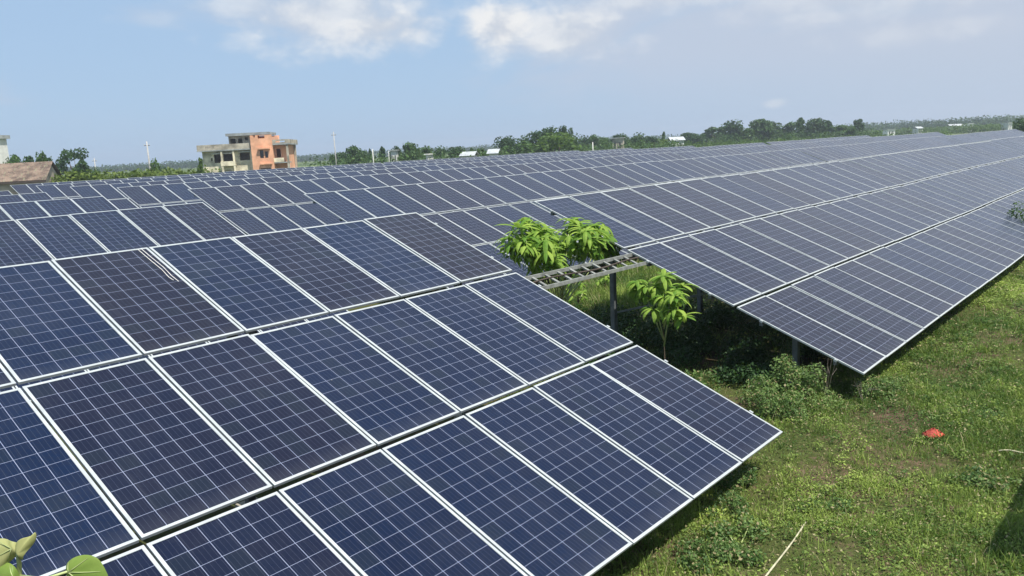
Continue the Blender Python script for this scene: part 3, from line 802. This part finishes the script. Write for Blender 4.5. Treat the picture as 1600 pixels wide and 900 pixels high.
def dry_twigs(label, x, y, h, seed):
    rng = np.random.default_rng(seed); mb = MB()
    for i in range(6):
        a = rng.random()*6.28; r = .08+.14*rng.random()
        mb.tube([(0, 0, 0), (r*.5*math.cos(a), r*.5*math.sin(a), h*.6), (r*math.cos(a), r*math.sin(a), h*(.85+.4*rng.random()))], [.0032, .0022, .0012], 5)
        mb.tube([(r*.6*math.cos(a), r*.6*math.sin(a), h*.68), (r*1.3*math.cos(a+.5), r*1.3*math.sin(a+.5), h*.8)], [.003, .0015], 5)
    o = mb.build('dry_stalks', M['bark_grey']); o.location = (x, y, 0); tag(o, label, 'dry stalks', 'dry stalks by the array posts')
for k, (wx, wy, ww, wh, tn, lb) in enumerate([(2.45, .45, .7, .30, .3, 'light weed clump where the lit grass meets the gap, centre'), (1.7, .62, .7, .24, .2, 'light weed clump just past the front left array\'s tip'), (3.75, -.1, .7, .22, .1, 'small weed clump under the corner, on the far side of the darker one'),
                                             (-1.25, .05, .6, .22, -.1, 'weed clump under the low edge of the front left array, two panels from its tip'), (-2.2, -.2, .6, .2, -.1, 'weed clump at the bottom edge beneath the front left array')]):
    weed_bush(lb, wx, wy, ww, wh, 1600, .028, 90+k, 'weed', 5, tint=tn)
dry_twigs('tallest bare grey stalks rising beside the front post of the right array', 2.55, .45, .62, 1)
dry_twigs('short bare stalks at the near edge of the weeds by the right array', 2.85, .05, .34, 2)

# dark shrubs that fill the cross path at the end of the front right array
for i, (x, y, w, h) in enumerate([(42.2, 1.2, 1.7, 1.4), (42.2, 2.8, 1.8, 1.9), (42.25, 4.4, 1.8, 2.2)]):
    lab = ['lowest dark shrub in the gap at the end of the front right array', 'middle dark shrub in the gap at the end of the front right array', 'highest dark shrub in the gap at the end of the front right array'][i]
    root = empty('shrub', (x, y, 0), lab, 'shrub', 'dark shrubs in the far gap of the front row')
    cm, tm = tree_mesh('bush', i, 900, .08); c = link('crown', cm, root); c.scale = (w, w, h); c['tint'] = -.1
    c.material_slots[0].link = 'OBJECT'; c.material_slots[0].material = M['tree_dark']
    t = link('trunk', tm, root); t.scale = (w, w, h)

# -- grass: nobody could count it
def grass():
    rng = np.random.default_rng(11)
    def field(x, y):                                  # 0 bare soil .. 1 thick turf
        g = .62+.55*hnoise(x*1.15+3, y*1.15-1)+.25*hnoise(x*3.3, y*3.3+2)
        for (bx, by, r) in ((-.1, -1.1, .35), (-1.3, -1.0, .3), (.6, .1, .4), (7.5, -.9, .6), (10.5, -1.2, .8), (2.35, -.55, .75), (3.3, -.3, .5), (1.2, -1.35, .45), (1.0, -.9, .35), (.35, -.35, .4), (4.7, -.6, .5), (-1.9, -.9, .35)):
            g -= .68*np.exp(-((x-bx)**2+((y-by)*1.3)**2)/r**2)
        for (bx, by, r) in ((3.2, -1.4, .9), (2.4, -1.6, .7), (4.4, -1.6, .9), (.2, -.9, .4)):
            g += .5*np.exp(-((x-bx)**2+((y-by)*1.3)**2)/r**2)
        return np.clip(g, .20, 1.25)
    X, Y = [], []
    def zone(x0, x1, y0, y1, dens):
        n = int((x1-x0)*(y1-y0)*dens); x = rng.uniform(x0, x1, n); y = rng.uniform(y0, y1, n)
        k = rng.random(n) < field(x, y); X.append(x[k]); Y.append(y[k])
    zone(-4.5, 6, -3.4, 1.0, 4600); zone(6, 14, -3.2, .9, 1700); zone(14, 30, -3.2, .8, 600); zone(30, 60, -3.2, .8, 200)
    zone(-1, 3.4, 1.0, 6.0, 700); zone(3.4, 12, .9, 6.0, 350)
    zone(-2, 16, 5.8, 9.2, 1100); zone(16, 45, 6.2, 8.8, 120)
    # taller tussocks and broad weeds gather in clumps
    m = 5200; cx = rng.uniform(-4.5, 16, m); cy = rng.uniform(-3.3, .9, m); k = rng.random(m) < field(cx, cy)*np.clip(1.3-(cx+4)/22, .2, 1); cx, cy = cx[k], cy[k]
    rep = rng.integers(8, 42, len(cx)); tx = np.repeat(cx, rep); ty = np.repeat(cy, rep); tid = np.repeat(rng.random(len(cx)), rep)
    tx = tx+rng.normal(size=len(tx))*.045; ty = ty+rng.normal(size=len(ty))*.045; nt = len(tx)
    X.append(tx); Y.append(ty)
    x = np.concatenate(X); y = np.concatenate(Y); n = len(x); g = field(x, y)
    tuss = np.zeros(n); tuss[-nt:] = 1; tl = np.zeros(n); tl[-nt:] = tid
    z = ground_h(x, y)
    dist = np.hypot(x-CAM[0], y-CAM[1])
    sc = np.clip(dist/11, .9, 2.6)
    leafy = rng.random(n) < (.28+.25*(hnoise(x*.9+8, y*.9) > .1))
    h = np.where(leafy, rng.uniform(.015, .05, n), rng.uniform(.03, .085, n)*(.6+.5*g))*sc**.5
    leafy = np.where(tuss > 0, tl > .55, leafy)
    h = np.where(tuss > 0, np.where(leafy, rng.uniform(.03, .11, n), rng.uniform(.06, .15, n)), h)*(1+.3*tuss*(tl-.5))
    h *= np.where((y > 5.8), 2.6, 1.0)
    h *= np.where((y > .9) & (y < 5.8), 1.8, 1.0)
    tall = rng.random(n) < .03; h = np.where(tall & ~leafy, h*1.9, h)
    w = np.where(leafy, rng.uniform(.010, .026, n), rng.uniform(.0035, .008, n))*sc
    a = rng.random(n)*2*np.pi; dx, dy = np.cos(a), np.sin(a); ln = np.where(leafy, .028*rng.uniform(.6, 1.6, n)*sc, h*rng.uniform(.2, 1.0, n))
    b = rng.random(n)*2*np.pi; sx, sy = np.cos(b), np.sin(b)
    P0 = np.stack([x-sx*w*.5, y-sy*w*.5, z-.004], 1); P1 = np.stack([x+sx*w*.5, y+sy*w*.5, z-.004], 1)
    # leafy ones: small quads held nearly flat above the ground; blades: narrow bent quads
    lz = np.where(leafy, h, 0)
    P0[:, 2] += lz; P1[:, 2] += lz
    P2 = np.stack([x+sx*w*.45+dx*ln*.55, y+sy*w*.45+dy*ln*.55, z+np.where(leafy, h+.006, h*.66)], 1)
    P3 = np.stack([x-sx*w*.45+dx*ln*.55, y-sy*w*.45+dy*ln*.55, z+np.where(leafy, h+.006, h*.66)], 1)
    P4 = np.stack([x+dx*ln, y+dy*ln, z+np.where(leafy, h-.004, h)], 1)
    V = np.stack([P0, P1, P2, P3, P4, P4], 1)
    V[:, 5] = V[:, 4]+np.stack([sx*w*.15, sy*w*.15, np.zeros(n)], 1)
    V = V.reshape(-1, 3); i = np.arange(n)[:, None]*6
    F = np.concatenate([i+np.array([[0, 1, 2, 3]]), i+np.array([[3, 2, 5, 4]])], 1).reshape(-1, 4)
    tint = np.clip(.1+.5*hnoise(x*.8+5, y*.8+3)+.35*(g-.7), -.4, .8)-.1*leafy
    tint = tint + np.where(tuss > 0, (tl*7.3 % 1-.45)*.7, 0)
    tint = np.repeat(np.clip(tint, -.45, .9), 2)
    o = np_mesh('grass', V, F, M['grass'], tint=tint)
    tag(o, 'short uneven green grass and creeping weeds along the front arrays', 'grass', None, 'stuff')
grass()


# ------------------------------------------------------------------ litter on the grass
def red_cloth():
    rng = np.random.default_rng(4); n = 13; V = []; F = []
    for j in range(n):
        for i in range(n):
            u, v = i/(n-1)*2-1, j/(n-1)*2-1
            r = max(abs(u), abs(v)); hgt = .055*(1-r**2.2)*(1+.5*math.sin(u*5+1)*math.cos(v*4)) + .018*math.sin(u*11+v*7)
            V.append((u*.115*(1-.15*v*v)+.01*rng.normal(), v*.085*(1-.2*u*u)+.008*rng.normal(), max(.0, hgt)+.012))
    for j in range(n-1):
        for i in range(n-1): F.append([j*n+i, j*n+i+1, (j+1)*n+i+1, (j+1)*n+i])
    o = np_mesh('cloth', np.array(V), np.array(F), M['red'], smooth=True)
    md = o.modifiers.new('solid', 'SOLIDIFY'); md.thickness = .008
    o.location = (2.0, -1.02, .02); o.rotation_euler = (0, 0, -.6)
    tag(o, 'crumpled red cloth lying on the bare patch of grass', 'cloth')
red_cloth()
def stick(name, label, a, b, r, sag=.01):
    A = Vector(a); B = Vector(b); m = MB(); pts = []; rad = []
    for k in range(9):
        t = k/8; p = A.lerp(B, t); p.z += sag*math.sin(t*7)+r; p.x += .012*math.sin(t*9); pts.append(p); rad.append(r*(1-.35*t)*(1+.12*math.sin(t*23)))
    m.tube(pts, rad, 7); tag(m.build(name, M['stick'], smooth=True), label, 'stick')
stick('stick', 'long pale bleached stick lying on the grass at the bottom', (-2.6, -.79, .05), (-1.11, -.67, .06), .010)
stick('stick', 'thin pale twig on the grass at the right edge', (1.79, -1.74, .05), (1.95, -2.15, .06), .008)


# ------------------------------------------------------------------ leafy plant right in front of the camera, bottom left
def near_plant():
    base = at(60, 1150, 2.6); base[2] = 0
    root = empty('leafy_plant', base, 'broad-leaved plant poking up in front of the camera at the bottom left corner', 'plant')
    B = base
    DEP = 1.75
    def P(px, py, d=DEP): return Vector(at(px, py, d)-B)
    right = Vector(RGT); up = Vector(UPV); toward = Vector(-FWD)
    # stem from the ground up to the leaves
    m = MB()
    top = P(30, 905, 1.78)
    m.tube([(0, 0, -.02), top*.35+Vector((.04, .02, 0)), top*.75+Vector((.02, -.02, 0)), top, P(30, 880, 1.76), P(27, 862, 1.75)], [.011, .010, .0085, .0065, .005, .004], 8)
    m.build('stem', M['stem'], root, True)
    m = MB(); m.tube([P(30, 900, 1.77), P(70, 905, 1.76), P(106, 893, 1.74)], [.004, .0035, .0025], 7)
    m.tube([P(30, 902, 1.78), P(0, 915, 1.74)], [.004, .003], 7)
    m.build('leaf_stalk', M['stem'], root, True)
    def leaf(name, outline, centre, matn, cup, n_ring=7, veins=True, fold=0.):
        """outline: pixel loop; built as a cupped real surface with its own thickness"""
        V = []; F = []; N = len(outline)
        c = P(*centre)
        for k in range(n_ring+1):
            t = k/n_ring
            for (x, y) in outline:
                p = c.lerp(P(x, y), t)
                a = math.atan2(y-centre[1], x-centre[0])
                p = p + toward*(cup*(1-t*t) + fold*math.sin(a*3)*t*t + .0012*math.sin(a*9)*t)
                V.append(p)
        for k in range(n_ring):
            for i in range(N): F.append([k*N+i, k*N+(i+1) % N, (k+1)*N+(i+1) % N, (k+1)*N+i])
        o = np_mesh(name, np.array([tuple(v) for v in V]), np.array(F), M[matn], parent=root, smooth=True)
        md = o.modifiers.new('s', 'SOLIDIFY'); md.thickness = .0009
        ss = o.modifiers.new('u', 'SUBSURF'); ss.levels = 1; ss.render_levels = 1
        if veins:
            mv = MB()
            for i in range(2, N-2, 3):
                q = [c.lerp(P(*outline[i]), t)+toward*(cup*(1-t*t)+.0012) for t in (0, .3, .6, .86)]
                mv.tube(q, [.0014, .0010, .0007, .0003], 5)
            mv.build('vein', M['stem'], o, True)
        return o
    leaf('leaf', [(104, 893), (102, 883), (108, 875), (118, 869), (131, 866), (144, 867), (154, 872), (160, 881), (166, 892), (172, 903), (170, 918), (152, 930), (128, 928), (112, 915), (104, 903)], (112, 891), 'bigleaf', .012)
    o = leaf('leaf', [(30, 862), (22, 872), (12, 880), (2, 893), (-12, 896), (-34, 888), (-42, 866), (-24, 848), (-6, 842), (8, 845), (20, 843), (30, 851)], (22, 855), 'curlleaf', .008, fold=.014)
    o['label'] = 'pale yellowing leaf'
    o = leaf('leaf', [(28, 872), (22, 862), (25, 850), (32, 842), (40, 838), (48, 839), (53, 830), (55, 836), (52, 848), (44, 858), (38, 868), (34, 880)], (31, 863), 'curlleaf', .010, veins=False, fold=.012)
    o['label'] = 'narrow curled yellowish leaf'
    leaf('leaf', [(28, 897), (26, 884), (16, 879), (2, 878), (-16, 882), (-32, 900), (-28, 930), (0, 942), (22, 928), (32, 910)], (27, 898), 'bigleaf', .014, fold=.006)
near_plant()


# ------------------------------------------------------------------ unfinished house
def wall_x(mb, x0, x1, z0, z1, y0, y1, holes=(), mat=0):
    """wall along x with real openings (hx0,hx1,hz0,hz1)"""
    xs = sorted({x0, x1, *[q for h in holes for q in h[:2] if x0 < q < x1]}); zs = sorted({z0, z1, *[q for h in holes for q in h[2:] if z0 < q < z1]})
    for a, b in zip(xs[:-1], xs[1:]):
        for c, d in zip(zs[:-1], zs[1:]):
            mx, mz = (a+b)/2, (c+d)/2
            if any(h[0] < mx < h[1] and h[2] < mz < h[3] for h in holes): continue
            mb.b2(a, b, y0, y1, c, d, mat)

def house():
    D = 120.; S = D/FPX
    o0 = at(386, 250, D); fx = Vector((RGT[0], RGT[1], 0)).normalized()
    ang = math.atan2(fx.y, fx.x) + .10
    root = empty('house', (o0[0], o0[1], 0), 'unfinished two-storey house of bare cream walls with a salmon stair tower', 'house', None, ang)
    X = lambda px: (px-386)*S*.955
    Z = lambda py: CAM[2]+(250-py)*S + 0.0
    dpt = 8.5
    # left wing
    x0, x1 = X(316), X(397); zb = 0; fl = Z(256); ct = Z(234); pt = Z(224)
    m = MB()
    holes = [(X(334), X(347), Z(252), Z(239)), (X(349), X(364), Z(252), Z(239)), (X(375), X(391), Z(250), Z(238)), (X(329), X(331.6), Z(249), Z(244)),
             (X(320), X(332), .5, 2.2), (X(342), X(360), .1, 2.3), (X(372), X(388), .6, 2.2)]
    wall_x(m, x0, x1, zb, ct, 0, .22, holes)
    m.b2(x0, x0+.22, .22, dpt-.22, zb, ct); m.b2(x0, x1, dpt-.22, dpt, zb, ct)
    m.build('wall', M['plaster'], root)
    m = MB(); m.b2(x0-.5, x1-.02, -.9, dpt+.1, ct, ct+.16); m.b2(x0+.22, x1-.22, .22, dpt-.22, fl-.1, fl+.02); m.build('floor_slab', M['slab'], root)
    m = MB()
    wall_x(m, x0-.45, x1-.04, ct+.16, pt, -.85, -.70, [(X(324), X(334), ct+.45, pt-.2), (X(338), X(346), ct+.45, pt-.2)])
    m.b2(x0-.45, x0-.30, -.70, dpt, ct+.16, pt); m.b2(x0-.30, x1-.04, dpt-.15, dpt, ct+.16, pt)
    m.build('parapet', M['concrete'], root)
    m = MB()
    for a in (X(347), X(366), X(394)): MB().b2(a, a+.24, -.82, -.58, zb, ct).build('column', M['plaster'], root)
    m = MB(); m.b2(X(346), X(369), -.85, -.02, fl-.12, fl+.02); m.b2(X(346), X(369), -.85, -.75, fl+.02, fl+.55); m.build('balcony', M['plaster'], root)
    m = MB(); m.b2(X(331), X(366), -.35, .0, Z(238.6), Z(237.4)); m.b2(X(373), X(393), -.35, .0, Z(237.6), Z(236.4)); m.build('sunshade', M['white'], root)
    # roof room
    m = MB()
    wall_x(m, X(357), X(397), ct+.16, Z(212), 1.2, 1.4, [(X(359), X(368), ct+.3, Z(216)), (X(372), X(379), ct+.2, Z(216)), (X(383), X(388), Z(219), Z(214))])
    m.b2(X(357), X(357)+.2, 1.4, 5.4, ct+.16, Z(212)); m.b2(X(357), X(397), 5.4, 5.6, ct+.16, Z(212))
    m.build('roof_room', M['concrete'], root)
    m = MB(); m.b2(X(355), X(424), .3, 6.2, Z(212), Z(208)); m.build('roof', M['slab'], root)
    # stair tower
    m = MB(); tx0, tx1 = X(397), X(431)
    wall_x(m, tx0, tx1, 0, Z(213), -1.2, -1.0, [(X(400), X(405), Z(216), Z(211.5)), (X(409), X(420), Z(218), Z(213.6)), (X(410), X(416), Z(248), Z(236)), (X(418), X(423), Z(248), Z(238)), (X(409), X(426), .3, 2.4)])
    m.b2(tx0, tx0+.2, -1.0, 5., 0, Z(213)); m.b2(tx1-.2, tx1, -1.0, 5., 0, Z(216)); m.b2(tx0, tx1, 5., 5.2, 0, Z(213))
    m.b2(tx0+.2, tx1-.2, -1.0, 5., fl-.1, fl+.02)
    m.build('stair_tower', M['salmon'], root)
    m = MB(); m.b2(X(408), X(427), -1.6, -1.2, Z(234.5), Z(232)); m.b2(X(409), X(428), -1.5, -1.2, Z(258), Z(256)); m.build('sunshade', M['salmon'], root)
    m = MB()
    for a, b, c, d in ((X(410), X(416), Z(248), Z(236)), (X(418), X(423), Z(248), Z(238))):
        m.b2(a, b, -1.06, -1.03, c, d)
    m.build('window', M['glass'], root)
    # right wing with open verandah
    rx0, rx1 = tx1, X(457)
    m = MB(); wall_x(m, rx0, rx1-.5, 0, Z(229), .6, .8, [(X(433), X(440), Z(248), Z(235)), (X(443), X(450), .4, 2.2)]); m.b2(rx1-.7, rx1-.5, .8, 7, 0, Z(229)); m.b2(rx0, rx1-.5, 7, 7.2, 0, Z(229)); m.build('wall', M['salmon'], root)
    m = MB(); m.b2(rx0, rx1, -1.1, 7.4, Z(229), Z(227)); m.b2(rx0, rx1-.1, -1.0, .6, fl-.1, fl+.05); m.build('floor_slab', M['slab'], root)
    m = MB(); wall_x(m, rx0, rx1, Z(227), Z(221), -1.05, -.9, [(X(436), X(451), Z(225.4), Z(223))]); m.b2(rx1-.15, rx1, -.9, 7.3, Z(227), Z(221)); m.build('parapet', M['concrete'], root)
    for yy in (-1.0, 5.9): MB().b2(rx1-.45, rx1-.15, yy, yy+.3, 0, Z(229)).build('column', M['concrete'], root)
    m = MB(); m.b2(rx0, X(447), -1.02, -.9, fl+.05, Z(249)); m.build('balcony', M['plaster'], root)
    return root
house()

def small_house(label, px, top, bot, w_px, depth, body, roof_m, pitched=True, group='small white houses among the trees'):
    S = depth/FPX; q = at(px, top, depth); h = q[2]; w = w_px*S
    fx = Vector((RGT[0], RGT[1], 0)).normalized(); ang = math.atan2(fx.y, fx.x)+.2*math.sin(px)
    root = empty('small_house', (q[0], q[1], 0), label, 'small house', group, ang)
    d = max(3.5, w*.6); e = h*.80 if pitched else h-.18
    m = MB(); wall_x(m, -w/2+.25, w/2-.25, 0, e, -d/2, -d/2+.15, [(-w*.3, -w*.16, e*.45, e*.8), (w*.1, w*.22, e*.45, e*.8), (-w*.05, w*.04, 0, e*.72)])
    m.b2(-w/2+.25, -w/2+.4, -d/2+.15, d/2, 0, e); m.b2(w/2-.4, w/2-.25, -d/2+.15, d/2, 0, e); m.b2(-w/2+.4, w/2-.4, d/2-.15, d/2, 0, e)
    m.build('wall', M[body], root)
    m = MB()
    if pitched:
        for s in (-1, 1): m.bar((0, s*(d/2+.3), e-.05), (0, 0, h), w+.3, .06)
    else: m.b2(-w/2, w/2, -d/2-.3, d/2+.3, e, h)
    m.build('roof', M[roof_m], root)
    m = MB(); m.b2(-w*.29, -w*.17, -d/2+.08, -d/2+.12, e*.46, e*.79); m.b2(w*.11, w*.21, -d/2+.08, -d/2+.12, e*.46, e*.79); m.build('window', M['glass'], root)
small_house('small two-storey white house with grey top, right of the white pole', 616, 234, 248, 13, 145, 'white', 'slab', False)
small_house('low cottage with bright white roof left of the dark clump', 733, 237, 244, 22, 140, 'white', 'tin')
small_house('pale roofed cottage touching the left end of the dark clump', 772, 233, 242, 16, 140, 'white', 'tin')
small_house('tiny white hut between round trees, below the tallest ones', 671, 240, 247, 7, 138, 'white', 'white', False)
small_house('long pale shed at the left foot of the copse', 1056, 214, 222, 22, 200, 'white', 'tin')
small_house('pale grey-green walled house among the low trees', 966, 215, 228, 20, 178, 'concrete', 'slab', False)
small_house('pale green block beyond the copse, nearest its right end', 1389, 202, 211, 14, 300, 'white', 'slab', False)
small_house('small white house second right of the copse', 1434, 198, 206, 10, 330, 'white', 'tin')
small_house('long white-roofed house right of centre on the right horizon', 1492, 194, 203, 22, 360, 'white', 'tin')
small_house('small pale house beside the long white-roofed one', 1514, 193, 200, 9, 370, 'white', 'white', False)
small_house('bright white house left of the far right bush', 1573, 192, 203, 9, 300, 'white', 'white', False)

def shed():
    D = 84.; S = D/FPX
    a = at(-60, 268, D); b = at(85, 268, D+2); c = (a+b)/2; v = b-a; ang = math.atan2(v[1], v[0]); w = float(np.hypot(v[0], v[1]))
    root = empty('shed', (c[0], c[1], 0), 'long low shed with rusty brown tin roof at the left edge', 'shed', None, ang)
    ez = 2.75; rz = 4.6
    m = MB(); ribs = 60
    base = len(m.v); N = ribs*2
    for j, (y, z) in enumerate(((-3.2, ez), (0, rz), (3.2, ez))):
        for i in range(N+1):
            x = -w/2+w*i/N; m.v.append((x, y, z+(.03 if i % 2 else 0)))
    for j in range(2):
        for i in range(N): m.f.append([j*(N+1)+i, j*(N+1)+i+1, (j+1)*(N+1)+i+1, (j+1)*(N+1)+i]); m.m.append(0)
    o = m.build('roof', M['rust'], root); md = o.modifiers.new('s', 'SOLIDIFY'); md.thickness = .04
    m = MB(); wall_x(m, -w/2+.3, w/2-.3, 0, ez-.05, -2.7, -2.5, [(-w*.2, -w*.1, 0, 2.1), (w*.2, w*.28, .9, 2.)]); m.b2(-w/2+.3, -w/2+.5, -2.5, 2.5, 0, ez); m.b2(w/2-.5, w/2-.3, -2.5, 2.5, 0, ez+.1); m.b2(-w/2+.3, w/2-.3, 2.5, 2.7, 0, ez-.05)
    m.v += [(w/2-.5, -2.5, ez+.1), (w/2-.5, 2.5, ez+.1), (w/2-.5, 0, rz-.15), (w/2-.3, -2.5, ez+.1), (w/2-.3, 2.5, ez+.1), (w/2-.3, 0, rz-.15)]
    k = len(m.v)-6; m.f += [[k, k+1, k+2], [k+5, k+4, k+3]]; m.m += [0, 0]
    m.build('wall', M['concrete'], root)
    m = MB(); m.b2(-w/2, w/2, -3.28, -3.2, ez-.22, ez-.02); m.build('eaves_board', M['darkwood'], root)
shed()

def white_block():
    D = 112.; S = D/FPX
    q = at(-62, 212, D); h = q[2]
    fx = Vector((RGT[0], RGT[1], 0)).normalized(); ang = math.atan2(fx.y, fx.x)
    root = empty('building', (q[0], q[1], 0), 'tall pale building with a grey roof slab cut off by the left picture edge', 'building', None, ang)
    w = 56*S
    m = MB(); wall_x(m, -w/2, w/2, 0, h-.5, 0, .2, [(w/2-1.3, w/2-.6, h-2.4, h-1.4), (-1, .2, h-2.6, h-1.2), (-1, .6, .8, 2.4)]); m.b2(w/2-.2, w/2, .2, 6, 0, h-.5); m.b2(-w/2, -w/2+.2, .2, 6, 0, h-.5); m.b2(-w/2, w/2, 6, 6.2, 0, h-.5); m.build('wall', M['white'], root)
    m = MB(); m.b2(-w/2-.3, w/2+.35, -.5, 6.6, h-.5, h); m.build('roof', M['slab'], root)
white_block()

def pole(label, px, top, depth, r=.11, white=False, arm=True, name='utility_pole', group='poles beyond the solar field'):
    q = at(px, top, depth); h = q[2]
    root = empty(name, (q[0], q[1], 0), label, 'utility pole' if arm else 'pole', group, math.atan2(RGT[1], RGT[0])+.3)
    m = MB(); m.tube([(0, 0, -.2), (0, 0, h*.5), (0, 0, h)], [r*1.25, r, r*.7], 9); m.build('shaft', M['polewhite' if white else 'pole'], root, True)
    if arm:
        m = MB(); m.b2(-.32, .32, -.04, .04, h-.50, h-.43); m.build('crossarm', M['darkwood'], root)
        for x in (-.28, 0, .28):
            m = MB(); m.tube([(x, 0, h-.45), (x, 0, h-.3)], [.05, .035], 6); m.build('insulator', M['white'], root)
pole('lone grey utility pole with crossarm beside the olive bush', 229, 221, 96, .10)
pole('tall thin grey utility pole right of the house', 521, 206, 118, .08)
pole('thick whitewashed pole between slim dark trees', 582, 233, 128, .10, True, False, 'pole')
pole('thinner whitewashed pole left of the two-storey white house', 607, 236, 132, .06, True, False, 'pole')
pole('short far pole over the yellow-green hedge', 147, 247, 130, .09, False, True)
pole('white post in front of the low trees right of the dark clump', 926, 222, 150, .13, True, False, 'pole')


# ------------------------------------------------------------------ air over the plain
def haze():
    m = bpy.data.materials.new('pale_air'); m.use_nodes = True; T = NT(m.node_tree); T.n.clear()
    out = T.new('ShaderNodeOutputMaterial'); v = T.new('ShaderNodeVolumePrincipled')
    v.inputs['Color'].default_value = (.80, .88, 1, 1); v.inputs['Density'].default_value = HAZE; v.inputs['Anisotropy'].default_value = .2
    T.l.new(v.outputs[0], out.inputs['Volume'])
    mb = MB(); mb.b2(-900, 1500, -900, 1500, -1.2, 26); o = mb.build('haze', m)
    tag(o, 'thin pale haze over the plain', None, None, 'stuff')
HAZE = .0005
haze()
